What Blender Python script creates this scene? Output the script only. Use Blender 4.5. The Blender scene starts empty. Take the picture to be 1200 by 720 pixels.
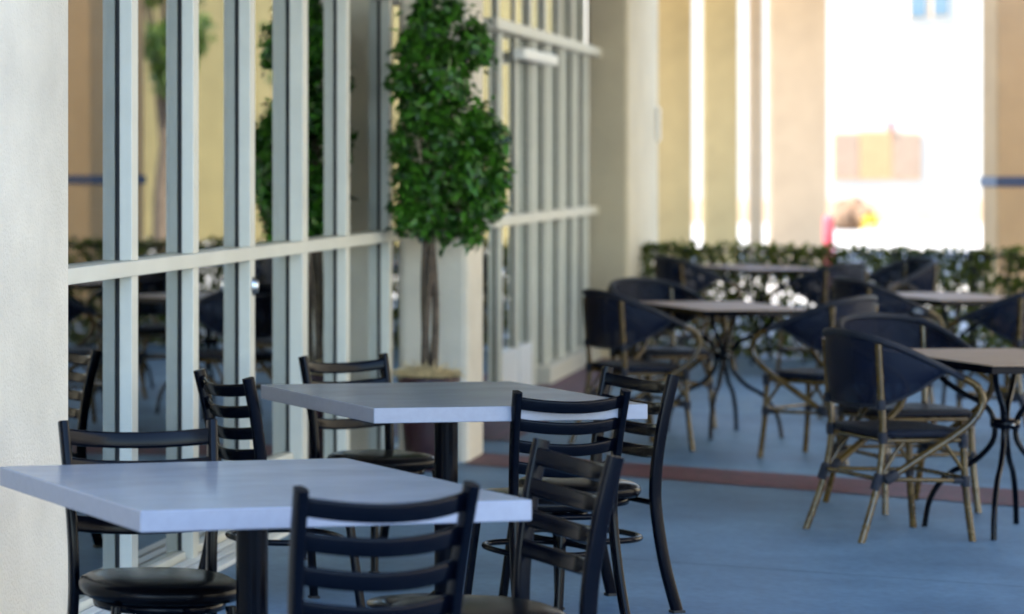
import bpy, bmesh, math, random
from mathutils import Vector, Matrix
random.seed(7)
S = bpy.context.scene
COL = S.collection
PI = math.pi

# ------------------------------------------------------------------ camera numbers (1200x720 photograph)
F, CX, YH, H = 3300.0, -400.0, 190.0, 1.56
def at(px, py, z=0.0):
    d = F * (H - z) / (py - YH)
    return Vector(((px - CX) * d / F, d, z))
def atd(px, d, z=0.0):
    return Vector(((px - CX) * d / F, d, z))

# ------------------------------------------------------------------ mesh builder
class MB:
    def __init__(self):
        self.v = []; self.f = []; self.sm = []; self.mi = []
    def add(self, vs, fs, smooth=False, mi=0):
        o = len(self.v)
        self.v += [tuple(p) for p in vs]
        self.f += [tuple(i + o for i in q) for q in fs]
        self.sm += [smooth] * len(fs); self.mi += [mi] * len(fs)
        return self
    def box(self, a, b, bev=0.0, mi=0):
        x0, y0, z0 = [min(p, q) for p, q in zip(a, b)]; x1, y1, z1 = [max(p, q) for p, q in zip(a, b)]
        if bev <= 0:
            vs = [(x0,y0,z0),(x1,y0,z0),(x1,y1,z0),(x0,y1,z0),(x0,y0,z1),(x1,y0,z1),(x1,y1,z1),(x0,y1,z1)]
            fs = [(0,3,2,1),(4,5,6,7),(0,1,5,4),(1,2,6,5),(2,3,7,6),(3,0,4,7)]
            return self.add(vs, fs, False, mi)
        bm = bmesh.new()
        bmesh.ops.create_cube(bm, size=1.0)
        for v in bm.verts:
            v.co = Vector(((x0+x1)/2 + v.co.x*(x1-x0), (y0+y1)/2 + v.co.y*(y1-y0), (z0+z1)/2 + v.co.z*(z1-z0)))
        bmesh.ops.bevel(bm, geom=bm.edges[:], offset=bev, segments=2, affect='EDGES', profile=0.5)
        bm.verts.index_update()
        self.add([v.co[:] for v in bm.verts], [[v.index for v in f.verts] for f in bm.faces], False, mi)
        bm.free(); return self
    def tube(self, pts, r, n=10, smooth_steps=0, section=None, ref=None, caps=True, closed=False, mi=0):
        pts = [Vector(p) for p in pts]
        if smooth_steps:
            pts, tt = catmull(pts, smooth_steps, closed)
        else:
            tt = None
        m = len(pts)
        rad = (lambda i: r) if not callable(r) else (lambda i: r(i / max(1, m - 1)))
        if ref is None: ref = Vector((0.13, 0.27, 0.95))
        rings = []
        prev = None
        for i, p in enumerate(pts):
            if closed: t = pts[(i+1) % m] - pts[i-1]
            else: t = pts[min(i+1, m-1)] - pts[max(i-1, 0)]
            t.normalize()
            if section is not None:
                a = Vector(ref) - t * t.dot(Vector(ref)); a.normalize()
            else:
                if prev is None:
                    a = Vector(ref) - t * t.dot(Vector(ref))
                    if a.length < 1e-3: a = Vector((1,0,0)) - t * t.x
                    a.normalize()
                else:
                    a = prev - t * t.dot(prev); a.normalize()
            prev = a
            b = t.cross(a)
            ring = []
            for k in range(n):
                th = 2*PI*k/n
                if section is None:
                    ring.append(p + a*math.cos(th)*rad(i) + b*math.sin(th)*rad(i))
                else:
                    e = section[2] if len(section) > 2 else 2.0
                    c, s = math.cos(th), math.sin(th)
                    ca = math.copysign(abs(c)**(2/e), c); sa = math.copysign(abs(s)**(2/e), s)
                    ring.append(p + a*ca*section[0] + b*sa*section[1])
            rings.append(ring)
        vs = [v for rg in rings for v in rg]; fs = []
        for i in range(m if closed else m-1):
            j = (i+1) % m
            for k in range(n):
                fs.append((i*n+k, i*n+(k+1) % n, j*n+(k+1) % n, j*n+k))
        self.add(vs, fs, True, mi)
        if caps and not closed:
            self.add(rings[0], [tuple(range(n-1, -1, -1))], False, mi)
            self.add(rings[-1], [tuple(range(n))], False, mi)
        return self
    def lathe(self, prof, n=32, c=(0,0,0), sx=1, sy=1, e=2.0, mi=0, smooth=True):
        vs = []; fs = []
        for (r, z) in prof:
            for k in range(n):
                th = 2*PI*k/n; cc, s = math.cos(th), math.sin(th)
                ca = math.copysign(abs(cc)**(2/e), cc); sa = math.copysign(abs(s)**(2/e), s)
                vs.append((c[0]+r*sx*ca, c[1]+r*sy*sa, c[2]+z))
        for i in range(len(prof)-1):
            for k in range(n):
                fs.append((i*n+k, i*n+(k+1) % n, (i+1)*n+(k+1) % n, (i+1)*n+k))
        self.add(vs, fs, smooth, mi)
        m = len(prof)-1
        if prof[0][0] > 1e-4: self.add(vs[:n], [tuple(range(n-1, -1, -1))], False, mi)
        if prof[m][0] > 1e-4: self.add(vs[m*n:], [tuple(range(n))], False, mi)
        return self
    def build(self, name, mats, parent=None, loc=None, rotz=None):
        me = bpy.data.meshes.new(name)
        me.from_pydata(self.v, [], self.f)
        if not isinstance(mats, (list, tuple)): mats = [mats]
        for m in mats: me.materials.append(m)
        me.polygons.foreach_set('use_smooth', self.sm)
        me.polygons.foreach_set('material_index', self.mi)
        me.update()
        o = bpy.data.objects.new(name, me); COL.objects.link(o)
        if parent: o.parent = parent
        if loc is not None: o.location = loc
        if rotz is not None: o.rotation_euler = (0, 0, rotz)
        return o

def catmull(P, k, closed=False):
    out = []; n = len(P)
    rng = n if closed else n-1
    for i in range(rng):
        if closed: p0, p1, p2, p3 = P[i-1], P[i], P[(i+1) % n], P[(i+2) % n]
        else: p0, p1, p2, p3 = P[max(i-1,0)], P[i], P[i+1], P[min(i+2,n-1)]
        for j in range(k):
            t = j/k
            out.append(0.5*((2*p1) + (p2-p0)*t + (2*p0-5*p1+4*p2-p3)*t*t + (3*p1-p0-3*p2+p3)*t**3))
    if not closed: out.append(P[-1].copy())
    return out, None

def tag(o, label=None, cat=None, group=None, kind=None):
    if label: o['label'] = label
    if cat: o['category'] = cat
    if group: o['group'] = group
    if kind: o['kind'] = kind
    return o
def thing(name, label, cat, loc=(0,0,0), rotz=0.0, group=None):
    o = bpy.data.objects.new(name, None); COL.objects.link(o)
    o.location = loc; o.rotation_euler = (0,0,rotz); o.empty_display_size = 0.1
    return tag(o, label, cat, group)
def dup(root, loc, rotz, label, scale=1.0):
    r = root.copy(); COL.objects.link(r); r.location = loc; r.rotation_euler = (0,0,rotz); r['label'] = label
    r.scale = (scale,)*3
    for ch in list(root.children):
        c = ch.copy(); COL.objects.link(c); c.parent = r
        for g in list(ch.children):
            d = g.copy(); COL.objects.link(d); d.parent = c
    return r

# ------------------------------------------------------------------ materials
def mat(name, col, rough=0.6, metal=0.0, var=0.0, scale=8.0, bump=0.0, bscale=60.0, spec=0.5, rvar=0.0, col2=None, stretch=None, coat=0.0):
    m = bpy.data.materials.new(name); m.use_nodes = True
    nt = m.node_tree; N = nt.nodes; L = nt.links
    b = N['Principled BSDF']
    b.inputs['Base Color'].default_value = (*col, 1); b.inputs['Roughness'].default_value = rough
    b.inputs['Metallic'].default_value = metal; b.inputs['Specular IOR Level'].default_value = spec
    if coat: b.inputs['Coat Weight'].default_value = coat; b.inputs['Coat Roughness'].default_value = 0.15
    tc = N.new('ShaderNodeTexCoord'); vec = tc.outputs['Object']
    if stretch:
        mp = N.new('ShaderNodeMapping'); mp.inputs['Scale'].default_value = stretch
        L.new(vec, mp.inputs['Vector']); vec = mp.outputs['Vector']
    if var or col2 or rvar:
        nz = N.new('ShaderNodeTexNoise'); nz.inputs['Scale'].default_value = scale; nz.inputs['Detail'].default_value = 6
        nz.inputs['Roughness'].default_value = 0.6
        L.new(vec, nz.inputs['Vector'])
        if var or col2:
            cr = N.new('ShaderNodeValToRGB')
            a = tuple(max(0, c*(1-var)) for c in col); d = col2 if col2 else tuple(min(1, c*(1+var)) for c in col)
            cr.color_ramp.elements[0].position = 0.33; cr.color_ramp.elements[1].position = 0.67
            cr.color_ramp.elements[0].color = (*a, 1); cr.color_ramp.elements[1].color = (*d, 1)
            L.new(nz.outputs['Fac'], cr.inputs['Fac']); L.new(cr.outputs['Color'], b.inputs['Base Color'])
        if rvar:
            mr = N.new('ShaderNodeMapRange'); mr.inputs['To Min'].default_value = max(0.02, rough-rvar); mr.inputs['To Max'].default_value = min(1, rough+rvar)
            mr.inputs['From Min'].default_value = 0.3; mr.inputs['From Max'].default_value = 0.7
            L.new(nz.outputs['Fac'], mr.inputs['Value']); L.new(mr.outputs['Result'], b.inputs['Roughness'])
    if bump:
        n2 = N.new('ShaderNodeTexNoise'); n2.inputs['Scale'].default_value = bscale; n2.inputs['Detail'].default_value = 5
        L.new(tc.outputs['Object'], n2.inputs['Vector'])
        bp = N.new('ShaderNodeBump'); bp.inputs['Strength'].default_value = bump; bp.inputs['Distance'].default_value = 0.01
        L.new(n2.outputs['Fac'], bp.inputs['Height']); L.new(bp.outputs['Normal'], b.inputs['Normal'])
    return m

M = {}
M['stucco'] = mat('stucco', (0.68,0.62,0.51), 0.85, var=0.12, scale=1.6, bump=0.5, bscale=90)
M['cream_stucco'] = mat('cream_stucco', (0.60,0.53,0.38), 0.85, var=0.06, scale=2.5, bump=0.3, bscale=70)
M['tan_stucco'] = mat('tan_stucco', (0.50,0.31,0.15), 0.85, var=0.07, scale=2.5, bump=0.3, bscale=70)
M['ochre_stucco'] = mat('ochre_stucco', (0.50,0.36,0.13), 0.85, var=0.08, scale=2.0)
M['dark_ochre'] = mat('dark_ochre_stucco', (0.28,0.215,0.085), 0.85, var=0.1, scale=1.5)
M['pale_ochre'] = mat('pale_ochre_stucco', (0.46,0.34,0.16), 0.85, var=0.1, scale=2)
M['peach'] = mat('peach_stucco', (0.52,0.37,0.23), 0.85, var=0.08, scale=2)
M['white_stucco'] = mat('white_stucco', (0.44,0.42,0.37), 0.85, var=0.03, scale=1.0)
M['frame'] = mat('frame_paint', (0.62,0.605,0.52), 0.42, var=0.05, scale=5, rvar=0.08)
M['gasket'] = mat('gasket', (0.02,0.02,0.022), 0.7)
M['kick'] = mat('kick_panel_paint', (0.62,0.66,0.70), 0.5, var=0.04, scale=4)
M['black'] = mat('black_powder_coat', (0.0012,0.002,0.005), 0.19, bump=0.02, bscale=300, spec=0.13)
M['vinyl'] = mat('black_vinyl', (0.003,0.003,0.004), 0.24, bump=0.05, bscale=40, spec=0.12)
M['cap'] = mat('rubber', (0.015,0.015,0.015), 0.7)
M['steel'] = mat('steel', (0.45,0.45,0.46), 0.3, metal=1.0)
M['bamboo'] = mat('bamboo_lacquer', (0.078,0.043,0.005), 0.26, var=0.5, scale=9, rvar=0.1, coat=0.3)
M['bind'] = mat('cord_binding', (0.004,0.008,0.020), 0.5, bump=0.6, bscale=300)
M['straw'] = mat('straw', (0.68,0.54,0.30), 0.9, var=0.4, scale=40)
M['pot'] = mat('maroon_glazed_pot', (0.028,0.004,0.009), 0.4, var=0.3, scale=6, rvar=0.1)
M['bark'] = mat('bark', (0.10,0.072,0.05), 0.9, var=0.5, scale=18, bump=0.8, bscale=60)
M['red'] = mat('red_paint', (0.55,0.06,0.08), 0.5, var=0.1)
M['navy'] = mat('navy_paint', (0.015,0.035,0.09), 0.5, var=0.1)
M['brown'] = mat('brown_stone', (0.16,0.10,0.06), 0.9, var=0.6, scale=4)
M['orange'] = mat('orange_shutter', (0.40,0.21,0.10), 0.7, var=0.1)
M['greyshut'] = mat('grey_beige_shutter', (0.27,0.19,0.13), 0.7, var=0.1)
M['winglass'] = mat('dark_window_glass', (0.10,0.16,0.20), 0.1)
M['yellowfl'] = mat('yellow_petals', (0.65,0.42,0.03), 0.8, var=0.2)
M['roof'] = mat('roof_underside', (0.60,0.56,0.50), 0.9, var=0.04)
M['roomwall'] = mat('ochre_room_wall', (0.62,0.47,0.18), 0.85, var=0.06, scale=1.5)
M['roomfloor'] = mat('room_floor', (0.10,0.08,0.06), 0.4, var=0.2)
M['drape'] = mat('pale_drape', (0.62,0.70,0.70), 0.9, var=0.04)
M['lampwhite'] = mat('lamp_white', (0.8,0.8,0.76), 0.4)
M['fence'] = mat('black_iron', (0.006,0.006,0.007), 0.5, var=0.2)

def leaf_mat(name, c1, c2, trans=0.35, rough=0.45):
    m = bpy.data.materials.new(name); m.use_nodes = True
    nt = m.node_tree; N = nt.nodes; L = nt.links
    b = N['Principled BSDF']; out = N['Material Output']
    geo = N.new('ShaderNodeNewGeometry'); cr = N.new('ShaderNodeValToRGB')
    cr.color_ramp.elements[0].color = (*c1, 1); cr.color_ramp.elements[1].color = (*c2, 1)
    L.new(geo.outputs['Random Per Island'], cr.inputs['Fac']); L.new(cr.outputs['Color'], b.inputs['Base Color'])
    b.inputs['Roughness'].default_value = rough
    tr = N.new('ShaderNodeBsdfTranslucent'); mx = N.new('ShaderNodeMixShader'); mx.inputs['Fac'].default_value = trans
    L.new(cr.outputs['Color'], tr.inputs['Color'])
    L.new(b.outputs['BSDF'], mx.inputs[1]); L.new(tr.outputs['BSDF'], mx.inputs[2]); L.new(mx.outputs['Shader'], out.inputs['Surface'])
    return m
M['ficus'] = leaf_mat('ficus_leaf', (0.005,0.026,0.004), (0.085,0.27,0.022), 0.35, 0.33)
M['ivy'] = leaf_mat('ivy_leaf', (0.025,0.05,0.006), (0.15,0.17,0.02), 0.5)
M['leaf'] = leaf_mat('tree_leaf', (0.03,0.07,0.01), (0.10,0.15,0.02), 0.4)

def glass_mat():
    m = bpy.data.materials.new('window_glass'); m.use_nodes = True
    nt = m.node_tree; N = nt.nodes; L = nt.links
    N.remove(N['Principled BSDF']); out = N['Material Output']
    fr = N.new('ShaderNodeFresnel'); fr.inputs['IOR'].default_value = 1.52
    mu = N.new('ShaderNodeMath'); mu.operation = 'MULTIPLY'; mu.inputs[1].default_value = 1.7; mu.use_clamp = True
    ad = N.new('ShaderNodeMath'); ad.operation = 'ADD'; ad.inputs[1].default_value = 0.06; ad.use_clamp = True
    tr = N.new('ShaderNodeBsdfTransparent'); tr.inputs['Color'].default_value = (0.85,0.88,0.86,1)
    gl = N.new('ShaderNodeBsdfGlossy'); gl.inputs['Roughness'].default_value = 0.0; gl.inputs['Color'].default_value = (0.93,0.96,0.95,1)
    mx = N.new('ShaderNodeMixShader')
    L.new(fr.outputs['Fac'], mu.inputs[0]); L.new(mu.outputs[0], ad.inputs[0]); L.new(ad.outputs[0], mx.inputs['Fac'])
    L.new(tr.outputs[0], mx.inputs[1]); L.new(gl.outputs[0], mx.inputs[2]); L.new(mx.outputs[0], out.inputs['Surface'])
    return m
M['glass'] = glass_mat()

def mesh_fabric():
    m = bpy.data.materials.new('navy_mesh_fabric'); m.use_nodes = True
    nt = m.node_tree; N = nt.nodes; L = nt.links
    b = N['Principled BSDF']; out = N['Material Output']
    b.inputs['Specular IOR Level'].default_value = 0.15; b.inputs['Base Color'].default_value = (0.003,0.007,0.021,1); b.inputs['Roughness'].default_value = 0.55
    tc = N.new('ShaderNodeTexCoord'); wv = N.new('ShaderNodeTexChecker'); wv.inputs['Scale'].default_value = 260
    L.new(tc.outputs['Object'], wv.inputs['Vector'])
    tr = N.new('ShaderNodeBsdfTransparent'); mx = N.new('ShaderNodeMixShader')
    mr = N.new('ShaderNodeMath'); mr.operation = 'MULTIPLY'; mr.inputs[1].default_value = 0.08
    L.new(wv.outputs['Fac'], mr.inputs[0]); L.new(mr.outputs[0], mx.inputs['Fac'])
    L.new(b.outputs['BSDF'], mx.inputs[1]); L.new(tr.outputs[0], mx.inputs[2]); L.new(mx.outputs[0], out.inputs['Surface'])
    return m
M['mesh'] = mesh_fabric()
M['seatmesh'] = mat('navy_woven_seat', (0.004,0.008,0.020), 0.5, spec=0.2, bump=0.5, bscale=400, var=0.2, scale=60)

def slab_mat():
    m = mat('grey_laminate', (0.25,0.275,0.315), 0.27, var=0.11, scale=3.5, stretch=(1,2.2,1))
    return m
M['slab'] = slab_mat()
M['edge'] = mat('skylit_laminate_edge', (0.30,0.31,0.36), 0.4, var=0.05, scale=40)  # lighter and bluer than the top: skylight on the edges put into the colour

def wood_mat():
    m = bpy.data.materials.new('bistro_planks'); m.use_nodes = True
    nt = m.node_tree; N = nt.nodes; L = nt.links; b = N['Principled BSDF']
    tc = N.new('ShaderNodeTexCoord'); mp = N.new('ShaderNodeMapping'); mp.inputs['Scale'].default_value = (3, 40, 3)
    nz = N.new('ShaderNodeTexNoise'); nz.inputs['Scale'].default_value = 2.0; nz.inputs['Detail'].default_value = 6
    cr = N.new('ShaderNodeValToRGB')
    cr.color_ramp.elements[0].position = 0.3; cr.color_ramp.elements[1].position = 0.7
    cr.color_ramp.elements[0].color = (0.32,0.21,0.135,1); cr.color_ramp.elements[1].color = (0.46,0.32,0.215,1)
    L.new(tc.outputs['Object'], mp.inputs['Vector']); L.new(mp.outputs['Vector'], nz.inputs['Vector']); L.new(nz.outputs['Fac'], cr.inputs['Fac'])
    L.new(cr.outputs['Color'], b.inputs['Base Color']); b.inputs['Roughness'].default_value = 0.5; b.inputs['Specular IOR Level'].default_value = 0.25
    return m
M['wood'] = wood_mat()

def floor_mat():
    m = bpy.data.materials.new('patio_concrete'); m.use_nodes = True
    nt = m.node_tree; N = nt.nodes; L = nt.links; b = N['Principled BSDF']
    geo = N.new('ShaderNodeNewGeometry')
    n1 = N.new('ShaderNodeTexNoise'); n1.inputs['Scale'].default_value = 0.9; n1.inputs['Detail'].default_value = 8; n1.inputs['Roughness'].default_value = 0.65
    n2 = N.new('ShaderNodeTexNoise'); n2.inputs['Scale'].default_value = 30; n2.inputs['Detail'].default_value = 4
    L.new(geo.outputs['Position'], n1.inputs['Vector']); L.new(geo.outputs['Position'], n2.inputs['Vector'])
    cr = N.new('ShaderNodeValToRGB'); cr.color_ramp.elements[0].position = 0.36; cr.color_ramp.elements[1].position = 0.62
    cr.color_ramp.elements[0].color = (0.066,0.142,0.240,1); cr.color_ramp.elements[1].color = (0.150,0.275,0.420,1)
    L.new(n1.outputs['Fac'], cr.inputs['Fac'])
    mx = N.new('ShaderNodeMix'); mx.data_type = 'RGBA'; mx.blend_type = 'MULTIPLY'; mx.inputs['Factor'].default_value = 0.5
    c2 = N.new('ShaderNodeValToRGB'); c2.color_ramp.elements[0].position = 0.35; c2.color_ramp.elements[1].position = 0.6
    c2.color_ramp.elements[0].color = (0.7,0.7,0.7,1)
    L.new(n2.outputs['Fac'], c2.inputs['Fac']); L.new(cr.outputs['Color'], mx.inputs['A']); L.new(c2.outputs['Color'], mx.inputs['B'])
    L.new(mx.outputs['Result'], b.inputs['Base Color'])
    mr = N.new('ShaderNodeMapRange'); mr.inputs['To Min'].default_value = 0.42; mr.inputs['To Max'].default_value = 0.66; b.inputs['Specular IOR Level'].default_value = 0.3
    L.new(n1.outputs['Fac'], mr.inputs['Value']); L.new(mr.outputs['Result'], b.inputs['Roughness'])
    bp = N.new('ShaderNodeBump'); bp.inputs['Strength'].default_value = 0.12; bp.inputs['Distance'].default_value = 0.004
    L.new(n2.outputs['Fac'], bp.inputs['Height']); L.new(bp.outputs['Normal'], b.inputs['Normal'])
    return m
M['patio'] = floor_mat()
M['joint'] = mat('joint', (0.05,0.08,0.115), 0.9, var=0.3, scale=20)
M['ground'] = mat('plaza_ground', (0.36,0.34,0.31), 0.9, var=0.1, scale=0.6)

def brick_mat():
    m = bpy.data.materials.new('red_brick_paving'); m.use_nodes = True
    nt = m.node_tree; N = nt.nodes; L = nt.links; b = N['Principled BSDF']
    tc = N.new('ShaderNodeTexCoord')
    br = N.new('ShaderNodeTexBrick'); br.inputs['Scale'].default_value = 1.0
    br.inputs['Brick Width'].default_value = 0.2; br.inputs['Row Height'].default_value = 0.1; br.inputs['Mortar Size'].default_value = 0.006
    br.inputs['Color1'].default_value = (0.10,0.028,0.042,1); br.inputs['Color2'].default_value = (0.14,0.044,0.060,1); br.inputs['Mortar'].default_value = (0.06,0.045,0.045,1)
    nz = N.new('ShaderNodeTexNoise'); nz.inputs['Scale'].default_value = 14; nz.inputs['Detail'].default_value = 6
    mx = N.new('ShaderNodeMix'); mx.data_type = 'RGBA'; mx.blend_type = 'MULTIPLY'; mx.inputs['Factor'].default_value = 0.7
    cr = N.new('ShaderNodeValToRGB'); cr.color_ramp.elements[0].position = 0.36; cr.color_ramp.elements[1].position = 0.5
    cr.color_ramp.elements[0].color = (0.4,0.38,0.38,1)
    L.new(tc.outputs['Object'], br.inputs['Vector']); L.new(tc.outputs['Object'], nz.inputs['Vector']); L.new(nz.outputs['Fac'], cr.inputs['Fac'])
    L.new(br.outputs['Color'], mx.inputs['A']); L.new(cr.outputs['Color'], mx.inputs['B']); L.new(mx.outputs['Result'], b.inputs['Base Color'])
    b.inputs['Roughness'].default_value = 0.6
    bp = N.new('ShaderNodeBump'); bp.inputs['Strength'].default_value = 0.4; bp.inputs['Distance'].default_value = 0.005
    L.new(br.outputs['Fac'], bp.inputs['Height']); bp.invert = True; L.new(bp.outputs['Normal'], b.inputs['Normal'])
    return m
M['brick'] = brick_mat()

# ------------------------------------------------------------------ facade frame: s runs along it, q out of it
K, C0 = 0.47, -3.12
NL = math.hypot(K, 1)
UX, UY = K/NL, 1/NL
FROT = math.atan2(UY, UX)
def fs(px, q=0.0):                      # s of the facade (pushed out by q) seen at pixel column px
    d = (-C0 - q*NL) / (K - (px - CX)/F)
    return (d + q*UX)*NL + 0.0 - q*0.0 if False else ((d + q*UX) / UY)
def fp(s, q=0.0, z=0.0):
    return Vector((C0 + s*UX + q*UY, s*UY - q*UX, z))

# ------------------------------------------------------------------ ground
g = MB().add([(-400,-400,0),(400,-400,0),(400,400,0),(-400,400,0)], [(0,1,2,3)]).build('ground', M['ground']); tag(g, 'pale plaza ground in full sun beyond the fence', 'ground', kind='structure')
def sheet(name, pts, z, m, label, cat, rotz=0.0, org=None):
    org = Vector(org) if org is not None else Vector((0,0,0))
    R = Matrix.Rotation(-rotz, 3, 'Z')
    vs = [R @ (Vector((p[0], p[1], 0)) - Vector((org.x, org.y, 0))) for p in pts]
    o = MB().add(vs, [tuple(range(len(pts)))]).build(name, m, None, (org.x, org.y, z), rotz)
    return tag(o, label, cat, kind='structure')
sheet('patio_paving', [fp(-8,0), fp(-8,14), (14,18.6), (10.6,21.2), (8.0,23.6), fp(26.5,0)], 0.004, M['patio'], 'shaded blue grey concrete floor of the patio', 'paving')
# brick strip across the floor and brick border along the facade
a0 = at(545, 531); a1 = at(1150, 573); b0 = at(545, 546); b1 = at(1150, 592)
dv = (a1-a0); a2 = a0 + dv*2.6; dv2 = (b1-b0); b2 = b0 + dv2*2.6
ang = math.atan2(dv.y, dv.x)
sheet('brick_strip', [a0, b0, b2, a2], 0.008, M['brick'], 'band of red brick paving crossing the grey floor', 'brick band', ang, a0)
e0, e1 = fs(480), fs(692)
sheet('brick_border', [fp(e0+0.55,0.02), fp(e0+0.55,0.47), fp(e1+1.5,0.47), fp(e1+1.5,0.02)], 0.009, M['brick'], 'brick border along the foot of the window wall', 'brick border', FROT, fp(e0,0))
jm = MB()
for (p, q) in [(at(560,498), at(1190,545)), (at(700,655), at(1200,690)), (at(640,475), at(1000,500))]:
    d = (q-p).normalized(); w = Vector((-d.y, d.x, 0))*0.0035
    jm.add([p-w, q-w, q+w, p+w], [(0,1,2,3)])
tag(jm.build('floor_joints', M['joint'], None, (0,0,0.007)), 'dark sawn joints in the concrete floor', 'floor joints', kind='structure')

# ------------------------------------------------------------------ building: upper wall and unseen roof sized to shade the patio, room behind the windows
s_end = fs(690)
bl = thing('building', 'long building whose glazed ground floor fronts the patio', 'building', fp(0,0), FROT)
MB().box((-12, 0.02, 3.4), (s_end+2.3, 9, 12.5)).box((-12,0.02,0),(fs(0,0)-0.05,0.3,3.4)).build('wall', M['stucco'], bl)
MB().box((8.6, -6.2, 3.55), (s_end+1.9, 0.018, 3.85)).build('roof', M['roof'], bl)  # roof out of view, set low and far forward to darken the patio
rm = thing('dining_room', 'dim room with ochre walls seen through the windows', 'room', fp(0,0), FROT)
MB().box((-12, 5.5, 0), (s_end+2.3, 5.7, 3.4)).box((s_end+1.9, 0.3, 0), (s_end+2.2, 5.5, 3.4)).build('wall', M['roomwall'], rm)
MB().box((-12, 0.2, 0.004), (s_end+1.9, 5.5, 0.012)).build('floor', M['roomfloor'], rm)
MB().box((-12, 0.2, 3.2), (s_end+1.9, 5.5, 3.38)).build('ceiling', M['roof'], rm)

# ------------------------------------------------------------------ window walls
def mullion(par, s, w, dep, z0, z1, s0):
    o = MB().box((s-w-s0, -dep, z0), (s-s0, -0.012, z1), 0.003).build('mullion', M['frame'], par)
    MB().box((s-w+0.004-s0, -0.012, z0), (s-0.004-s0, 0.02, z1)).build('gasket', M['gasket'], o)
    return o
s0 = fs(60)
nw = thing('window_wall', 'near wall of tall glazed doors beside the white pillar', 'window wall', fp(s0,0), FROT)
TZ0, TZ1 = 1.150, 1.205
edges = [(162,0.058,0.085),(233,0.058,0.085),(299,0.060,0.09),(361,0.072,0.11),(410,0.058,0.085),(460,0.058,0.085)]
prev = s0 - 0.3
last = fs(483, 0.05)
ends = []
for (px, dep, w) in edges:
    s = fs(px, dep); ends.append((s, w, dep))
    mullion(nw, s, w, dep, 0.0, TZ0, s0)
    mullion(nw, s, w, dep, TZ1, 2.40, s0)
    mullion(nw, s, w, dep*0.6, 2.46, 3.35, s0)
MB().box((prev-s0, -0.072, TZ0), (last-s0, 0.035, TZ1), 0.004).build('transom', M['frame'], nw)
MB().box((prev-s0, -0.072, 2.40), (last-s0, 0.035, 2.46), 0.004).build('top_rail', M['frame'], nw)
MB().box((prev-s0, -0.072, 3.35), (last-s0, 0.035, 3.42), 0.004).build('head_rail', M['frame'], nw)
MB().box((prev-s0, -0.03, 0.004), (last-s0, 0.03, 0.05), 0.004).build('bottom_rail', M['frame'], nw)
trk = MB()
for q in (0.04, 0.10, 0.16): trk.box((prev-s0, -q-0.045, 0.004), (last-s0, -q, 0.024), 0.003)
trk.build('sliding_track', M['lampwhite'], nw)
lo = prev
for i, (s, w, dep) in enumerate(ends + [(last, 0.02, 0.1)]):
    hi = s - w
    bot = 0.26 if i == 3 else 0.05
    MB().box((lo-s0, -0.004, bot), (hi-s0, 0.004, TZ0)).build('glass_pane', M['glass'], nw)
    MB().box((lo-s0, -0.004, TZ1), (hi-s0, 0.004, 2.40)).build('glass_pane', M['glass'], nw)
    MB().box((lo-s0, -0.004, 2.46), (hi-s0, 0.004, 3.35)).build('glass_pane', M['glass'], nw)
    if i == 3:
        MB().box((lo-s0, -0.032, 0.05), (hi-s0, 0.02, 0.26), 0.004).build('door_rail', M['frame'], nw)
    lo = s
sl = ends[2][0]
lk = MB().lathe([(0.018,0),(0.018,0.006),(0.012,0.012),(0.012,0.022),(0,0.024)], 20)
lkv = [(v[0], -v[2], v[1]*2.2) for v in lk.v]; lk.v = lkv
lk.build('door_lock', M['steel'], nw, (sl-0.045-s0, -0.061, 1.04))

cu = thing('reflection_curtain', 'pale drape added inside the last glazed bay for the column reflection there', 'reflection_curtain', fp(fs(400),0), FROT)
cw = MB(); n_ = 60; L_ = fs(483)-fs(400); vs = []
for k in range(n_+1):
    x = L_*k/n_; y = 0.14 + 0.022*math.sin(k*0.9) + 0.012*math.sin(k*2.3+1)
    for z in (0.03, 1.2, 2.3, 3.1): vs.append((x, y + 0.006*math.sin(k*1.7+z*2), z))
for side in (0, 1):
    cw.add([(v[0], v[1]+0.004*side, v[2]) for v in vs], [((k*4+j),(k*4+j+1),(k*4+j+5),(k*4+j+4)) for k in range(n_) for j in range(3)], True)
cw.build('drape', M['drape'], cu)  # added sheet, its pale tone stands in for the column's reflection
MB().tube([(-0.05,0.14,3.11),(L_+0.02,0.14,3.11)], 0.012, 8).build('curtain_rod', M['steel'], cu)

f0 = fs(573)
fw = thing('window_wall', 'far wall of glazed doors with pale kick panels past the column', 'window wall', fp(f0,0), FROT)
fe = [(589,0.045),(607,0.03),(628,0.058),(645,0.058),(662,0.058),(677,0.058),(690,0.058)]
MB().box((0-0.3, -0.074, TZ0), (s_end-f0, 0.035, TZ1+0.01), 0.004).build('transom', M['frame'], fw)
MB().box((0-0.3, -0.10, 2.39), (s_end-f0, 0.035, 2.46), 0.004).build('top_rail', M['frame'], fw)
MB().box((0-0.3, -0.072, 3.35), (s_end-f0, 0.035, 3.42), 0.004).build('head_rail', M['frame'], fw)
MB().box((fs(628)-f0, -0.10, 0.004), (s_end-f0, 0.03, 0.13), 0.004).build('sill', M['frame'], fw)
MB().box((fs(588)-f0, -0.15, 2.23), (fs(628)-f0, -0.067, 2.30), 0.01).build('door_closer_box', M['lampwhite'], fw)
lo = f0 - 0.3
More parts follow.
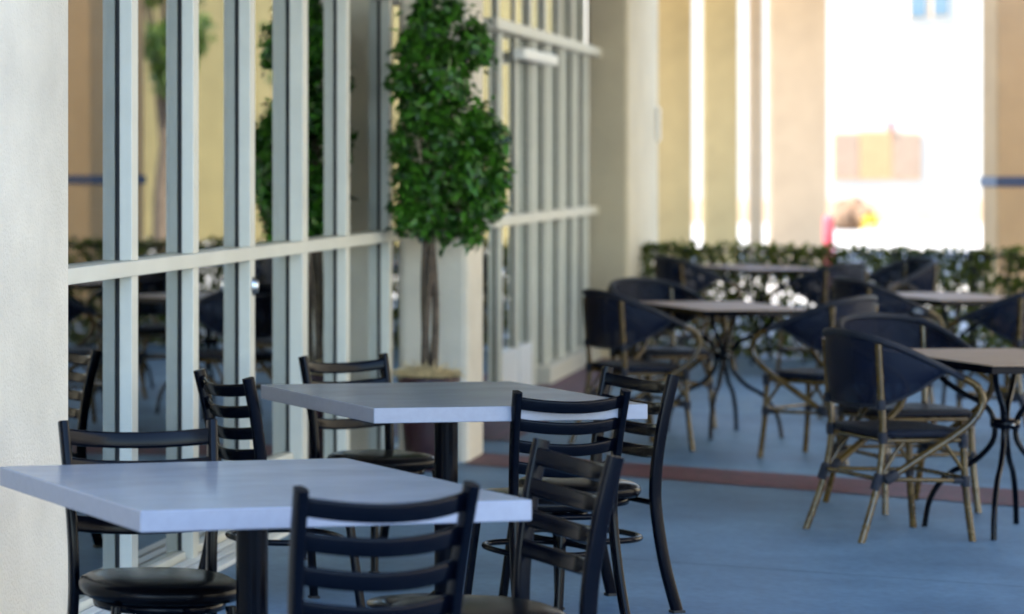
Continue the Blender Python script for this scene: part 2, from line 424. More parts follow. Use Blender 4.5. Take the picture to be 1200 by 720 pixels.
for i, (px, dep) in enumerate(fe):
    s = fs(px, dep); w = 0.06 if i < 2 else 0.09
    mullion(fw, s, w, dep, 0.0, TZ0, f0); mullion(fw, s, w, dep, TZ1+0.01, 2.39, f0); mullion(fw, s, w, dep*0.6, 2.46, 3.35, f0)
    bot = 0.33 if i in (1, 2) else 0.13
    for (z0, z1) in ((bot, TZ0), (TZ1+0.01, 2.39), (2.46, 3.35)):
        MB().box((lo-f0, -0.004, z0), (s-w-f0, 0.004, z1)).build('glass_pane', M['glass'], fw)
    if i in (1, 2):
        MB().box((lo-f0, -0.045, 0.01), (s-w-f0, 0.02, 0.33), 0.004).build('kick_panel', M['kick'], fw)
    lo = s

# ------------------------------------------------------------------ pillars
def pillar(name, label, s_a, s_b, q_a, q_b, h, m, bev=0.03, cat='pillar'):
    o = MB().box((0, -(q_b-q_a), -0.02), (s_b-s_a, 0, h), bev).build(name, m, None, fp(s_a, q_a, 0), FROT)
    return tag(o, label, cat)
pillar('pillar', 'white stucco pillar at the near end of the glazed wall', fs(83,0.17)-1.0, fs(83,0.17), -0.35, 0.17, 3.54, M['stucco'])
sb = (at(549,540)); 
cs = fs(549, 0.42)
pillar('pillar', 'white stucco column behind the potted tree', cs, cs+0.50, 0.06, 0.42, 3.54, M['stucco'], 0.035)
MB_end = pillar('pillar', 'cream end pier where the fence meets the building', s_end, s_end+2.25, -0.02, 0.30, 3.54, M['cream_stucco'], 0.03, 'pier')
lamp = thing('wall_lamp', 'small white lamp on the far edge of the cream pier', 'lamp', fp(s_end+2.05, 0.30, 0), FROT)
MB().box((-0.035,-0.015,1.72),(0.035,0,2.04),0.005).build('back_plate', M['lampwhite'], lamp)
MB().box((-0.03,-0.035,1.74),(0.03,-0.016,2.02),0.008).build('lamp_shade', M['lampwhite'], lamp)

def column(px0, px1, d, m, label, band=None, depth=None, h=4.69):
    dp = depth or 0.14; p0, p1 = atd(px0, d+dp), atd(px1, d); w = p1.x-p0.x
    t = thing('arcade_column', label, 'column', (p0.x+w/2, d+dp/2, 0))
    MB().box((-w/2, -dp/2, -0.02), (w/2, dp/2, h), 0.02).build('shaft', m, t)
    if band: MB().box((-w/2-0.012, -dp/2-0.012, band[0]), (w/2+0.012, dp/2+0.012, band[1]), 0.004).build('band', M['navy'], t)
    return t
column(755, 812, 44, M['pale_ochre'], 'ochre arcade column just past the cream pier')
column(822, 866, 43, M['pale_ochre'], 'ochre arcade column between two white gaps')
column(876, 895, 45, M['peach'], 'thinnest tan arcade column behind the fence', None, 0.12)
column(899, 970, 38, M['peach'], 'broad pinkish tan column beside the sunlit white building')
column(1150, 1262, 25, M['tan_stucco'], 'tan column with a dark blue band behind the fence', (1.34,1.43), 0.3)
column(1440, 1560, 23.2, M['tan_stucco'], 'tan banded column beyond the end of the fence view', (1.34,1.43), 0.8)

ar = thing('shade_canopy', 'unseen flat canopy added to keep the tan arcade columns in shade', 'canopy', (11.0, 35.0, 4.69))
MB().box((0,0,0),(8.0,13.5,0.35)).build('roof', M['roof'], ar)  # slab out of view, added to keep the sun off the columns

# ------------------------------------------------------------------ background: sunlit white building, things on its plaza
YB = 72.0
p0, p1 = atd(760, YB), atd(1420, YB)
wb = thing('white_building', 'sunlit white building across the plaza', 'building', (p0.x, YB, 0))
W = p1.x - p0.x
MB().box((0,0,0),(W,14,13)).build('wall', M['white_stucco'], wb)
def bwin(px0, py0, px1, py1, m, name='window'):
    a = atd(px0, YB); b = atd(px1, YB)
    z1 = H + (YH-py0)*YB/F; z0 = H + (YH-py1)*YB/F
    o = MB().box((a.x-p0.x-0.05, -0.06, z0-0.05), (b.x-p0.x+0.05, 0.02, z1+0.05), 0.01).build(name, M['peach'], wb)
    MB().box((a.x-p0.x, -0.08, z0), (b.x-p0.x, 0.0, z1)).build('pane', m, o)
bwin(1065,-18,1084,21,M['winglass']); bwin(1092,-18,1110,19,M['winglass'])
bwin(976,157,1004,209,M['greyshut']); bwin(1007,155,1043,209,M['orange']); bwin(1046,157,1077,209,M['greyshut'])
for (zc, hh, dd) in ((0.30,0.6,0.06),(8.2,0.16,0.14)): MB().box((-0.02,-dd,zc-hh/2),(W+0.02,-0.001,zc+hh/2),0.01).build('cornice' if zc > 1 else 'plinth', M['peach'] if zc < 1 else M['white_stucco'], wb)
a = atd(1042, YB); MB().box((a.x-p0.x-0.07,-0.14,2.36),(a.x-p0.x+0.07,-0.07,2.58),0.02).build('red_wall_lamp', M['red'], wb)
pb = atd(996, 64)
bp = thing('flower_bed', 'brown stone planter with yellow flowers on the plaza', 'planter', (pb.x, 64, 0))
bm_ = MB()
random.seed(3)
for i in range(9):
    x = random.uniform(-0.4,0.4); z = random.uniform(0.1,0.6); r = random.uniform(0.18,0.3)
    bm_.lathe([(0.01,-r),(r*0.7,-r*0.7),(r,0),(r*0.7,r*0.7),(0.01,r)], 9, (x, random.uniform(-0.2,0.2), max(z, r*0.9)), 1, 0.9)
bm_.build('stones', M['brown'], bp)
fl = MB()
for i in range(70):
    x = random.uniform(0.15,0.5); y = random.uniform(-0.5,-0.25); z = random.uniform(0.05,0.35)
    fl.lathe([(0.001,-0.03),(0.05,0),(0.001,0.03)], 6, (x,y,z))
fl.build('yellow_flowers', M['yellowfl'], bp)
rb = thing('bollard', 'red bollard standing just beyond the fence', 'bollard', atd(971, 30))
MB().lathe([(0.055,0),(0.055,0.93),(0.05,0.97),(0.03,0.995),(0.001,1.0)], 20).build('post', M['red'], rb)
MB().lathe([(0.09,0.004),(0.09,0.03),(0.06,0.04)], 20).build('base_flange', M['red'], rb)

# ochre house and trees mirrored in the windows, cream building added for bounce
ob = thing('ochre_building', 'ochre building past the plaza, mirrored in the windows', 'building', (30, 46, 0))
MB().box((-7.4,0,0),(0.998,0.4,6.0)).box((1,0,0),(16,9,6.0)).build('wall', M['dark_ochre'], ob)  # thin left wall added to fill the reflection in the far panes
MB().box((0.7,-0.3,6.0),(16.3,9.3,6.25)).build('roof', M['tan_stucco'], ob)
for x in (3,6,9,12): 
    o = MB().box((x,-0.05,1.0),(x+1.4,0.02,2.6)).build('window', M['white_stucco'], ob)
    MB().box((x+0.08,-0.07,1.08),(x+1.32,0.0,2.52)).build('pane', M['winglass'], o)

cb = thing('bounce_building', 'unseen cream building added to bounce warm light onto the glazed wall', 'building', (19, -12, 0))
MB().box((0,0,0),(8,36,9)).build('wall', M['cream_stucco'], cb)  # never in view, added to throw warm sunlight back at the facade
for y in range(2, 36, 4):
    for z in (1.0, 4.2):
        o = MB().box((-0.06,y,z),(0.02,y+1.6,z+1.7)).build('window', M['white_stucco'], cb)
        MB().box((-0.08,y+0.08,z+0.08),(0.0,y+1.52,z+1.62)).build('pane', M['winglass'], o)

def leaf(mb, p, size, nrm, asp=0.5):
    nrm = Vector(nrm).normalized()
    p = Vector(p); a = Vector((random.gauss(0,1), random.gauss(0,1), random.gauss(0,1)-0.5))
    a = (a - nrm*a.dot(nrm)); a.normalize(); b = nrm.cross(a)
    l = size; w = size*asp
    pts = [p, p + a*l*0.35 + b*w*0.5 + nrm*w*0.12, p + a*l - nrm*l*0.15, p + a*l*0.35 - b*w*0.5 + nrm*w*0.12, p + a*l*0.45]
    mb.add(pts, [(0,1,4),(1,2,4),(2,3,4),(3,0,4)], True)
def rnd_dir():
    while True:
        v = Vector((random.uniform(-1,1), random.uniform(-1,1), random.uniform(-1,1)))
        if 0.05 < v.length < 1: return v.normalized()
def tree(x, y, h, r, n, label):
    t = thing('tree', label, 'tree', (x,y,0), 0, 'leafy trees on the plaza')
    k = MB()
    k.tube([(0,0,-0.05),(0.05,0.02,h*0.2),(-0.03,0.05,h*0.45),(0.02,0,h*0.8)], lambda u: 0.16*(1-0.75*u), 10, 4)
    cl = []
    for i in range(11):
        a = random.uniform(0, 2*PI); rr = r*random.uniform(0.2,0.75); zz = h*random.uniform(0.45,0.92)
        c = Vector((math.cos(a)*rr, math.sin(a)*rr, zz)); cl.append((c, max(0.35, r*random.uniform(0.3,0.5))))
        k.tube([(0,0.02,h*random.uniform(0.3,0.45)), c*0.5+Vector((0,0,h*0.25)), c], lambda u: 0.06*(1-0.8*u), 7, 3)
    k.build('trunk', M['bark'], t)
    cr = MB()
    for i in range(n):
        c, q = random.choice(cl); d = rnd_dir(); p = c + d*q*random.uniform(0.4,1.0)
        leaf(cr, p, random.uniform(0.14,0.24), d + rnd_dir()*0.7, 0.6)
    cr.build('crown', M['leaf'], t)
tree(22.6, 35.2, 5.2, 0.75, 1500, 'young slender tree in front of the ochre building')
tree(20.6, 36.0, 4.6, 0.6, 1200, 'shorter slender tree nearer the arcade columns')

# ------------------------------------------------------------------ fence and ivy
fa = at(752, 291, 0.856); fb = at(1200, 300, 0.856)
fd = (fb-fa); fd.z = 0; fd.normalize(); fa.z = 0
frot = math.atan2(fd.y, fd.x); FL = 7.0
fn = thing('iron_fence', 'low black iron fence closing the far side of the patio', 'fence', fa, frot)
MB().box((0,-0.015,0.84),(FL,0.015,0.862),0.003).build('top_rail', M['fence'], fn)
MB().box((0,-0.012,0.06),(FL,0.012,0.085),0.003).build('bottom_rail', M['fence'], fn)
bars = MB()
x = 0.11
while x < FL:
    bars.box((x-0.006,-0.006,0.085),(x+0.006,0.006,0.84)); x += 0.11
bars.build('picket_panel', M['fence'], fn)
t_post = 0
import bisect
def fence_t(px):                         # distance along the fence seen at column px
    k = (px-CX)/F
    return (k*fa.y - fa.x) / (fd.x - k*fd.y)
for x in (fence_t(1140), fence_t(1140)+ (fence_t(1140)-0.03), FL-0.03):
    MB().box((x-0.028,-0.032,0.0),(x+0.028,0.032,0.90),0.004).build('post', M['fence'], fn)
iv = MB(); stems = MB()
random.seed(11)
x = 0.05
while x < FL:
    pts = [(x, random.uniform(-0.02,0.02), 0.0)]
    xx = x
    for k in range(1, 7):
        xx += random.uniform(-0.07,0.07); pts.append((min(max(xx,0),FL), random.uniform(-0.05,0.05), 0.14*k + random.uniform(-0.02,0.02)))
    stems.tube(pts, 0.0055, 5, 2)
    x += random.uniform(0.10, 0.2)
# leaves crowd along the bars in a loose net, so rounds of light show between them
holes = [(random.uniform(0,FL), random.uniform(0.05,0.86), random.uniform(0.026,0.044)) for i in range(320)]
gx = 0.02
while gx < FL:
    gz = 0.03
    while gz < 0.86:
        for j in range(9):
            p = Vector((gx + random.uniform(-0.03,0.03), random.gauss(0,0.04), gz + random.uniform(-0.03,0.03)))
            if any(abs(p.x-hx) < 0.06 and (p.x-hx)**2 + (p.z-hz)**2 < hr*hr for (hx, hz, hr) in holes): continue
            leaf(iv, p + Vector((0,0,0.02)), random.uniform(0.042,0.062), rnd_dir()*0.8+Vector((0,random.choice((-1,1))*0.8,0.2)), 0.8)
        gz += 0.055
    gx += 0.055
for i in range(80):
    leaf(iv, (random.uniform(0,FL), random.gauss(0,0.04), 0.86+abs(random.gauss(0,0.02))), random.uniform(0.04,0.06), rnd_dir()+Vector((0,-0.6,0)), 0.75)
ivt = thing('ivy', 'ivy climbing through the black iron fence', 'ivy', fa, frot)
stems.build('stems', M['bark'], ivt); iv.build('leaves', M['ivy'], ivt)

# ------------------------------------------------------------------ potted ficus
pp = atd(502, 14.25)
pl = thing('planter', 'dark maroon planter topped with straw below the tree', 'planter', pp)
MB().lathe([(0.10,0.004),(0.112,0.03),(0.122,0.20),(0.135,0.38),(0.143,0.44),(0.15,0.445),(0.15,0.475),(0.138,0.478),(0.134,0.44)], 32, e=2.6).build('pot', M['pot'], pl)
st = MB(); random.seed(5)
st.lathe([(0.134,0.445),(0.12,0.475),(0.07,0.495),(0.001,0.505)], 24)
for i in range(700):
    a = random.uniform(0,2*PI); r = 0.145*math.sqrt(random.random()); zz = 0.475 + 0.03*(1-r/0.15)
    p = Vector((math.cos(a)*r, math.sin(a)*r, zz)); d = Vector((random.gauss(0,1), random.gauss(0,1), random.uniform(-0.1,0.55))).normalized()*random.uniform(0.04,0.09)
    m_ = p + d*0.5 + Vector((0,0,0.008)); st.tube([p, m_, p+d], 0.0016, 4)
st.build('straw', M['straw'], pl)
ft = thing('ficus_tree', 'slender ficus with braided stems and dense green crown', 'tree', (pp.x, pp.y, 0.48))
d0 = pp.y
def zpx(py): return H - (py-YH)*d0/F - 0.48
def xpx(px): return (px-CX)*d0/F - pp.x
tk = MB(); random.seed(9)
for i, (ox, ph) in enumerate([(-0.030,0.0),(0.0,2.1),(0.026,4.2)]):
    pts = []
    for k in range(9):
        u = k/8; z = u*(zpx(230)); w = 0.020*(1-u*0.4)
        pts.append((ox*(1-u) + math.cos(ph+u*4.2)*w + 0.01*u, math.sin(ph+u*4.2)*w, z-0.02*(1-u)))
    tk.tube(pts, lambda u: 0.021-0.007*u, 9, 3)
cl = []
# clump centres and radii read off the outline of the crown (pixels of the photograph)
for (cx_, cy_, r) in [(496,34,32),(550,48,30),(474,58,28),(515,30,30),(492,8,22),(530,78,27),(540,105,24),(525,12,18),(560,60,24),(470,95,26),(510,85,40),(488,125,38),(560,145,34),(520,160,46),(470,165,26),
                      (574,165,26),(580,205,22),(545,195,42),(475,205,30),(505,225,44),(560,235,34),(585,240,16),(470,250,24),(525,258,28),(548,268,22),(490,258,24)]:
    cl.append((Vector((xpx(cx_), random.uniform(-0.10,0.06), zpx(cy_))), r*d0/F))
for c, q in cl[::2]:
    tk.tube([(0.01,0,zpx(270)), (c.x*0.4, c.y*0.5, (zpx(270)+c.z)/2), c], lambda u: 0.008*(1-0.7*u), 6, 3)
tk.build('trunk', M['bark'], ft)
cr = MB()
wts = [q*q for c, q in cl]; QN = Vector((UY,-UX,0))
for i in range(9000):
    c, q = random.choices(cl, wts)[0]; d = rnd_dir()
    off = d*q*(random.uniform(0.3,1.0) if random.random() < 0.93 else random.uniform(1.0,1.35)); off -= QN*(off.dot(QN)*0.4); p = c + off
    leaf(cr, p, random.triangular(0.03,0.085,0.05), d*0.6 + rnd_dir()*0.6 + Vector((0,-0.1,0.45)), 0.48)
cr.build('crown', M['ficus'], ft)

# ------------------------------------------------------------------ grey slab tables
def slab_table(loc, rot, w, dp, label, scale=1.0):
    t = thing('cafe_table', label, 'table', loc, rot, 'grey slab tables by the windows')
    top = MB().box((-w/2,-dp/2,0.6985),(w/2,dp/2,0.75),0.004)
    for i in range(len(top.f)):
        vs = [top.v[k] for k in top.f[i]]
        n = (Vector(vs[1])-Vector(vs[0])).cross(Vector(vs[2])-Vector(vs[1])).normalized()
        top.mi[i] = 0 if abs(n.z) > 0.8 else 1
    top.build('tabletop', [M['slab'], M['edge']], t)
    MB().lathe([(0.04,0.03),(0.04,0.68)], 28).build('column', M['black'], t)
    MB().box((-0.26,-0.26,0.680),(0.26,0.26,0.698),0.003).build('mounting_plate', M['black'], t)
    b = MB()
    b.lathe([(0.27,0.006),(0.27,0.012),(0.20,0.024),(0.07,0.034),(0.045,0.06)], 36)
    b.build('base', M['black'], t)
    t.scale = (scale,)*3
    return t
def rect_from(P, z):
    pts = [at(x, y, z) for x, y in P]
    c = sum(pts, Vector((0,0,0)))/4
    u = (pts[1]-pts[0] + pts[2]-pts[3]).normalized(); v = (pts[3]-pts[0] + pts[2]-pts[1]).normalized()
    return c, u, v, pts
c, u, v, pts = rect_from([(174,598),(629,586),(414,538),(-20,546)], 0.75)
au = math.atan2(u.y,u.x); av = math.atan2(v.y,v.x)-PI/2; NEAR_ROT = (au+av)/2
print('near table', c, math.degrees(au), math.degrees(av), (pts[1]-pts[0]).length, (pts[3]-pts[0]).length)
NEARC = Vector((c.x, c.y, 0))
slab_table(NEARC, NEAR_ROT, 1.0, 0.98, 'grey slab table close to the white pillar')
c, u, v, pts = rect_from([(472,475.5),(760,474.7),(572,449),(303,450)], 0.75)
au = math.atan2(u.y,u.x); av = math.atan2(v.y,v.x)-PI/2; FAR_ROT = (au+av)/2
print('far table', c, math.degrees(au), math.degrees(av), (pts[1]-pts[0]).length, (pts[3]-pts[0]).length)
FARC = Vector((c.x, c.y, 0))
slab_table(FARC, FAR_ROT, 0.97, 1.0, 'grey slab table in front of the potted tree')

# ------------------------------------------------------------------ black ladder back chairs (local front = +y)
def ladder_chair(label):
    t = thing('ladder_back_chair', label, 'chair', (0,0,0), 0, 'black ladder back chairs at the grey tables')
    prof = [(0.0,0.205,-0.270),(0.18,0.198,-0.225),(0.36,0.190,-0.198),(0.46,0.189,-0.194),(0.58,0.193,-0.203),(0.72,0.200,-0.226),(0.85,0.206,-0.256)]
    def post(z):
        for (a, b) in zip(prof, prof[1:]):
            if a[0] <= z <= b[0]:
                k = (z-a[0])/(b[0]-a[0]); return (a[1]+(b[1]-a[1])*k, a[2]+(b[2]-a[2])*k)
        return prof[-1][1:]
    for s in (-1, 1):
        o = MB().tube([(s*x, y, z if z > 0 else 0.012) for (z, x, y) in prof], 0, 14, 5, section=(0.0135,0.021,3.6), ref=(1,0,0)).build('rear_leg', M['black'], t)
        MB().box((s*0.205-0.017,-0.295,0),(s*0.205+0.017,-0.247,0.014),0.003).build('foot_cap', M['cap'], o)
        o = MB().tube([(s*0.150,0.150,0.405),(s*0.165,0.165,0.25),(s*0.185,0.19,0.012)], 0, 14, 4, section=(0.013,0.015,3.2), ref=(1,0,0)).build('front_leg', M['black'], t)
        MB().box((s*0.185-0.016,0.172,0),(s*0.185+0.016,0.208,0.014),0.003).build('foot_cap', M['cap'], o)
    for zc in (0.806, 0.729, 0.652, 0.575):
        x, y = post(zc)
        n = 14; pts = []
        for i in range(n+1):
            u = -1 + 2*i/n
            pts.append((u*(x-0.006), y + 0.008 - 0.048*(1-u*u), zc + 0.004 - 0.016*(1-u*u)))
        MB().tube(pts, 0, 12, 0, section=(0.0225,0.0065,4.0), ref=(0,-0.17,1)).build('slat', M['black'], t)
    fr = MB().tube([(0.165*math.cos(a)*1.0, 0.165*math.sin(a)*1.0-0.005, 0.395) for a in [2*PI*k/28 for k in range(28)]], 0, 8, 0, section=(0.014,0.010,3), ref=(0,0,1), closed=True)
    fr.tube([(-0.19,-0.19,0.395),(0.19,-0.19,0.395)], 0.011, 8)
    fr.build('seat_frame', M['black'], t)
    rg = MB()
    pts = []
    for k in range(40):
        a = 2*PI*k/40; c_, s_ = math.cos(a), math.sin(a)
        pts.append((0.178*math.copysign(abs(c_)**0.8, c_), -0.018+0.192*math.copysign(abs(s_)**0.8, s_), 0.262))
    rg.tube(pts, 0, 8, 0, section=(0.011,0.011,2), ref=(0,0,1), closed=True)
    rg.build('foot_ring', M['black'], t)
    MB().lathe([(0.17,0.410),(0.198,0.413),(0.207,0.425),(0.209,0.438),(0.204,0.450),(0.185,0.460),(0.14,0.4655),(0.08,0.4685),(0.001,0.4695)], 40, (0,0.0,0), 1, 0.98, 2.5).build('seat', M['vinyl'], t)
    return t
LC = None
def put_ladder(pl_, pr_, label, scale=1.0, z=None, rot=None, off=0.0):
    """two pixels: tops of the chair's left and right posts as seen from behind it"""
    global LC
    z = 0.85*scale
    a = at(*pl_, z); b = at(*pr_, z)
    c = (a+b)/2; ax = (b-a)
    r = math.atan2(ax.y, ax.x) if rot is None else rot      # local +x runs from a to b
    fwd = Vector((-math.sin(r), math.cos(r), 0))
    loc = Vector((c.x, c.y, 0)) + fwd*(0.256*scale+off)
    print('ladder', label, [round(q,2) for q in loc], 'deg', round(math.degrees(r),1), 'w', round(ax.length,3))
    if LC is None:
        LC = ladder_chair(label); LC.location = loc; LC.rotation_euler = (0,0,r); return LC
    return dup(LC, loc, r, label, scale)
R = math.radians
put_ladder((356,573),(550,567), 'black ladder back chair closest to the camera, back turned to it')
put_ladder((250,493),(72,494), 'black ladder back chair between the white pillar and the grey table')
put_ladder((718,535),(638,515), 'black ladder back chair tucked against the right side of the nearer table', rot=R(97))
put_ladder((613,459),(727,458), 'black ladder back chair with its back to us at the table by the tree', 0.94, rot=R(10))
put_ladder((791,440),(711,430), 'black ladder back chair with a shiny seat next to the red brick band', 0.97)
put_ladder((447,415),(357,418), 'black ladder back chair facing us in front of the pale door frames', 0.94)
put_ladder((230,433),(294,444), 'black ladder back chair close to the glass, between the two tables', 0.97)

# ------------------------------------------------------------------ bistro tables and bamboo armchairs
def bistro_table(label, w, dp):
    t = thing('bistro_table', label, 'table', (0,0,0), 0, 'small plank topped bistro tables')
    MB().box((-w/2+0.012,-dp/2+0.012,0.716),(w/2-0.012,dp/2-0.012,0.742),0.002).build('tabletop', M['wood'], t)
    e = MB()
    e.box((-w/2,-dp/2,0.708),(w/2,-dp/2+0.011,0.739)).box((-w/2,dp/2-0.011,0.708),(w/2,dp/2,0.739))
    e.box((-w/2,-dp/2+0.011,0.708),(-w/2+0.011,dp/2-0.011,0.739)).box((w/2-0.011,-dp/2+0.011,0.708),(w/2,dp/2-0.011,0.739))
    e.build('edge_band', M['black'], t)
    for k in range(4):
        a = PI/4 + k*PI/2 + 0.15
        path = [(0.27,0.706),(0.255,0.65),(0.17,0.585),(0.075,0.53),(0.042,0.46),(0.05,0.38),(0.12,0.295),(0.22,0.235),(0.29,0.13),(0.315,0.0)]
        o = MB().tube([(r*math.cos(a), r*math.sin(a), z) for r, z in path], 0.0115, 9, 4).build('leg', M['black'], t)
    MB().lathe([(0.050,0.44),(0.058,0.445),(0.058,0.475),(0.050,0.48)], 24).build('collar', M['black'], t)
    MB().lathe([(0.008,-0.004),(0.011,0),(0.008,0.006),(0.001,0.008)], 12, (0,-0.058,0.46)).build('bolt', M['steel'], t)
    MB().box((-0.28,-0.02,0.698),(0.28,0.02,0.708)).box((-0.02,-0.28,0.6975),(0.02,0.28,0.7065)).build('support_cross', M['black'], t)
    return t

def bistro_chair(label):
    t = thing('bamboo_armchair', label, 'chair', (0,0,0), 0, 'bamboo look bistro armchairs')
    YS = 0.85
    def bam(pts, r=0.0135, steps=5, nodes=True, name='tube', par=t):
        mb = MB()
        P = [Vector((p[0], p[1]*YS, p[2])) for p in pts]
        if len(P) > 2: P, _ = catmull(P, steps)
        mb.tube(P, r, 10)
        # bamboo nodes: small swellings along the pole
        acc = 0; nxt = 0.07
        for a, b in zip(P, P[1:]):
            L_ = (b-a).length
            while acc + L_ > nxt:
                u = (nxt-acc)/L_; c = a.lerp(b, u); d = (b-a).normalized()
                mb.tube([c-d*0.005, c-d*0.002, c+d*0.002, c+d*0.005], lambda q: r*(1.0+0.13*math.sin(PI*q)) , 10)
                nxt += 0.135
            acc += L_
        return mb.build(name, M['bamboo'], par)
    def bind(par, p, d, r=0.019, l=0.05):
        d = Vector(d).normalized(); p = Vector((p[0], p[1]*YS, p[2]))
        return MB().tube([p-d*l/2, p-d*l*0.4, p+d*l*0.4, p+d*l/2], lambda q: r*(0.86 if q in (0,1) else 1.0), 10).build('binding', M['bind'], par)
    hoop = [(0.0,-0.305,0.855),(0.12,-0.290,0.848),(0.205,-0.225,0.828),(0.252,-0.11,0.785),(0.278,0.02,0.730),(0.290,0.135,0.680)]
    curl = [(0.290,0.135,0.680),(0.291,0.205,0.645),(0.290,0.235,0.585),(0.284,0.205,0.520),(0.272,0.125,0.455),(0.250,-0.02,0.370),(0.226,-0.185,0.272)]
    full = [(-x,y,z) for (x,y,z) in reversed(hoop[1:])] + hoop
    P, _ = catmull([Vector((p[0], p[1]*YS, p[2])) for p in full], 6)
    MB().tube(P, 0.0150, 10).build('back_hoop', M['bind'], t)
    for s in (-1, 1):
        o = bam([(s*x,y,z) for x,y,z in curl], 0.0150, 6, True, 'arm')
        bind(o, (s*0.226,-0.185,0.272), (0,-0.5,-0.3), 0.021, 0.06)
        o = bam([(s*0.222,-0.335,0.0),(s*0.210,-0.255,0.20),(s*0.205,-0.222,0.33),(s*0.203,-0.212,0.45),(s*0.207,-0.226,0.62),(s*0.210,-0.240,0.815)], 0.0140, 5, True, 'rear_leg')
        bind(o, (s*0.209,-0.246,0.25), (0,0.35,1), 0.020, 0.07); bind(o, (s*0.204,-0.214,0.43), (0,0,1), 0.0185, 0.045); bind(o, (s*0.206,-0.225,0.565), (0,0,1), 0.0185, 0.04)
        o = bam([(s*0.205,0.195,0.44),(s*0.210,0.205,0.22),(s*0.222,0.232,0.0)], 0.0140, 5, True, 'front_leg')
        bind(o, (s*0.206,0.196,0.415), (0,0,1), 0.020, 0.055); bind(o, (s*0.209,0.204,0.25), (0,0,1), 0.0185, 0.045)
        o = bam([(s*0.209,-0.236,0.262),(s*0.209,0.203,0.252)], 0.0095, 1, True, 'stretcher')
        bind(o, (s*0.209,-0.20,0.261), (0,1,0), 0.013, 0.04); bind(o, (s*0.209,0.17,0.252), (0,1,0), 0.013, 0.05)
        bam([(s*0.208,-0.215,0.285),(s*0.206,-0.15,0.37),(s*0.205,-0.10,0.418)], 0.008, 4, False, 'brace')
        bam([(s*0.208,0.200,0.285),(s*0.206,0.13,0.37),(s*0.205,0.085,0.418)], 0.008, 4, False, 'brace')
    for y, nm in ((0.203,'stretcher'),(-0.24,'stretcher')):
        bam([(-0.205,y,0.262),(0.205,y,0.262)], 0.0095, 1, True, nm)
    fr = MB()
    ring = [(-0.205,-0.17),(0.205,-0.17),(0.205,0.166),(-0.205,0.166)]
    for i in range(4):
        a, b = ring[i], ring[(i+1) % 4]; fr.tube([(a[0],a[1],0.418),(b[0],b[1],0.418)], 0.011, 9)
    fr.build('seat_frame', M['bamboo'], t)
    MB().lathe([(0.215,0.430),(0.228,0.434),(0.232,0.446),(0.228,0.458),(0.20,0.464),(0.10,0.460),(0.001,0.457)], 44, (0,0.0,0), 1, 0.84, 5.0).build('seat', M['seatmesh'], t)
    # woven mesh back between the hoop and its lower hem
    n = len(P); mb = MB(); rows = 9; vs = []
    idx = [i for i, p in enumerate(P) if p.y < 0.06]
    hem = []
    for i in idx:
        p = P[i]; u = (p.y + 0.26)/(0.32)                # 0 at the back, 1 at the arm
        lowz = 0.555 + 0.155*max(0,u)**1.6
        lowz = min(lowz, p.z-0.006)
        hem.append(Vector((p.x*0.94, p.y*(0.90 if p.y<0 else 1.0), lowz)))
    for r_ in range(rows):
        k = r_/(rows-1)
        for j, i in enumerate(idx):
            q = P[i].lerp(hem[j], k); bulge = math.sin(PI*k)*0.012
            dirv = Vector((q.x, q.y+0.05, 0)); 
            if dirv.length > 1e-4: dirv.normalize()
            vs.append(q + dirv*bulge)
    w_ = len(idx)
    mb.add(vs, [(a*w_+b, a*w_+b+1, (a+1)*w_+b+1, (a+1)*w_+b) for a in range(rows-1) for b in range(w_-1)], True)
    bk = mb.build('back_mesh', M['mesh'], t)
    MB().tube(hem, 0.0075, 8).build('hem', M['bind'], bk)
    return t

BT = None
def put_table(px, py, rot, label, w=0.68, dp=1.05):
    global BT
    loc = at(px, py, 0.74); loc.z = 0
    if BT is None:
        BT = bistro_table(label, w, dp); BT.location = loc; BT.rotation_euler = (0,0,rot); o = BT
    else: o = dup(BT, loc, rot, label)
    print('btable', label, [round(q,2) for q in loc])
    return o
BC = None
def put_chair(px, d, face, label):
    """px column of the seat centre at depth d; face = heading of the chair's front in degrees (0 = +x, 90 = away from the camera)"""
    global BC
    loc = atd(px, d); r = R(face-90)
    if BC is None:
        BC = bistro_chair(label); BC.location = loc; BC.rotation_euler = (0,0,r); return BC
    return dup(BC, loc, r, label)

def table_at(x0, y0, label):             # centre from the left-front corner of the top
    pass
t4 = put_table(1178, 418.5, R(3), 'plank topped bistro table nearest the camera, cut by the edge of the view')
t3 = put_table(848, 358.6, R(3), 'plank topped bistro table in front of the cream pier')
t5 = put_table(1115, 347.5, R(3), 'pale bistro table before the fence post and the white building')
t6 = put_table(892, 313.5, R(3), 'small bistro table farthest back, against the ivy')

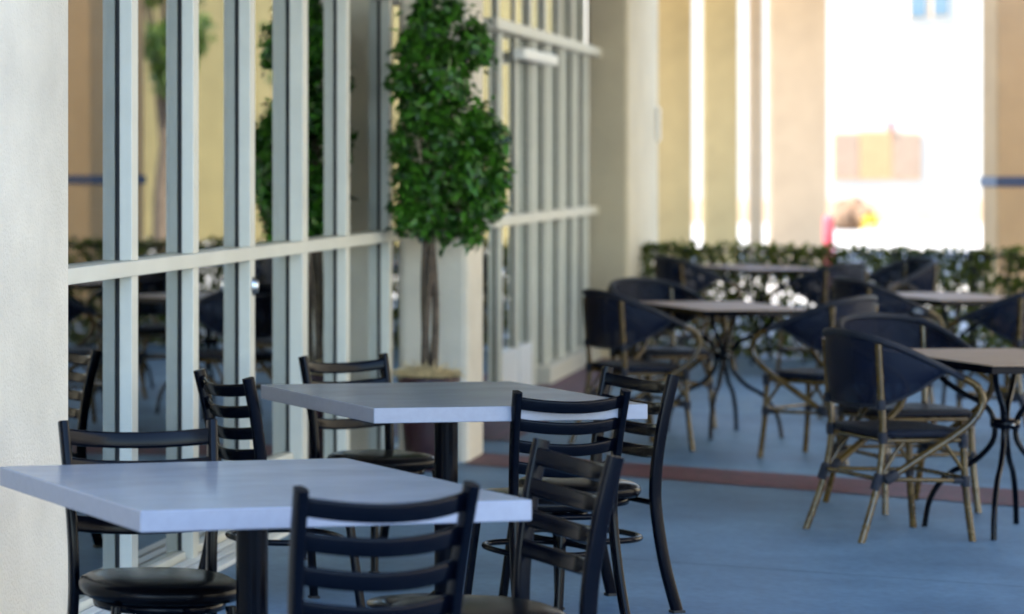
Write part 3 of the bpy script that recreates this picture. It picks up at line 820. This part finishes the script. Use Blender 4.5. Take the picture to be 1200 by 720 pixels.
put_chair(1052, 11.75, 6, 'bamboo armchair nearest the camera, its dark back towards the brick band')
put_chair(1062, 12.65, -82, 'bamboo armchair with bright blue mesh behind the nearest bistro table')
put_chair(748, 15.35, 8, 'bamboo armchair nearest the window wall, arm curling to the right')
put_chair(775, 16.6, -75, 'bamboo armchair between the cream pier and a plank table')
put_chair(958, 14.8, 128, 'bamboo armchair with a silvery rear leg, its back to the blue mesh chair')
put_chair(1035, 16.9, 5, 'bamboo armchair facing the pale bistro table from its left')
put_chair(1185, 15.7, 120, 'bamboo armchair partly cut by the edge of the view, under the fence post')
put_chair(815, 20.9, 5, 'dark armchair in the ivy corner beside the cream pier')
put_chair(962, 19.6, 120, 'dark armchair in front of the farthest bistro table')
put_chair(1048, 20.6, 185, 'dark armchair against the ivy below the sunlit white building')

# ------------------------------------------------------------------ light
EL = R(50); AZ = Vector((0.95, 0.31, 0)).normalized()      # horizontal heading of the light
sun = bpy.data.lights.new('Sun', 'SUN'); sun.energy = 3.2; sun.angle = R(0.5); sun.color = (1.0, 0.91, 0.78)
so = bpy.data.objects.new('Sun', sun); COL.objects.link(so)
trav = Vector((AZ.x*math.cos(EL), AZ.y*math.cos(EL), -math.sin(EL)))
so.rotation_euler = trav.to_track_quat('-Z', 'Y').to_euler(); so.location = (0,0,30)
w = bpy.data.worlds.new('World'); S.world = w; w.use_nodes = True
N = w.node_tree.nodes; L = w.node_tree.links
sky = N.new('ShaderNodeTexSky'); sky.sky_type = 'NISHITA'; sky.sun_disc = False; sky.sun_elevation = EL
sd = -AZ
sky.sun_rotation = math.atan2(sd.x, sd.y)
bg = N['Background']; bg.inputs['Strength'].default_value = 0.14; sky.ozone_density = 3.0; sky.dust_density = 0.3
L.new(sky.outputs['Color'], bg.inputs['Color'])

# ------------------------------------------------------------------ camera
cam = bpy.data.cameras.new('Camera'); co = bpy.data.objects.new('Camera', cam); COL.objects.link(co)
co.location = (0,0,H); co.rotation_euler = (R(90),0,0)
cam.sensor_fit = 'HORIZONTAL'; cam.sensor_width = 36.0; cam.lens = F/1200*36
cam.shift_x = (600-CX)/1200; cam.shift_y = -(360-YH)/1200
cam.clip_start = 0.05; cam.clip_end = 1200
cam.dof.use_dof = True; cam.dof.focus_distance = 8.6; cam.dof.aperture_fstop = cam.lens/1000/0.037
S.camera = co
S.view_settings.view_transform = 'Standard'; S.view_settings.look = 'None'; S.view_settings.gamma = 1.0
S.view_settings.use_curve_mapping = False
S.view_settings.exposure = 2.8
S.cycles.max_bounces = 10; S.cycles.transparent_max_bounces = 16
S.cycles.sample_clamp_indirect = 8.0
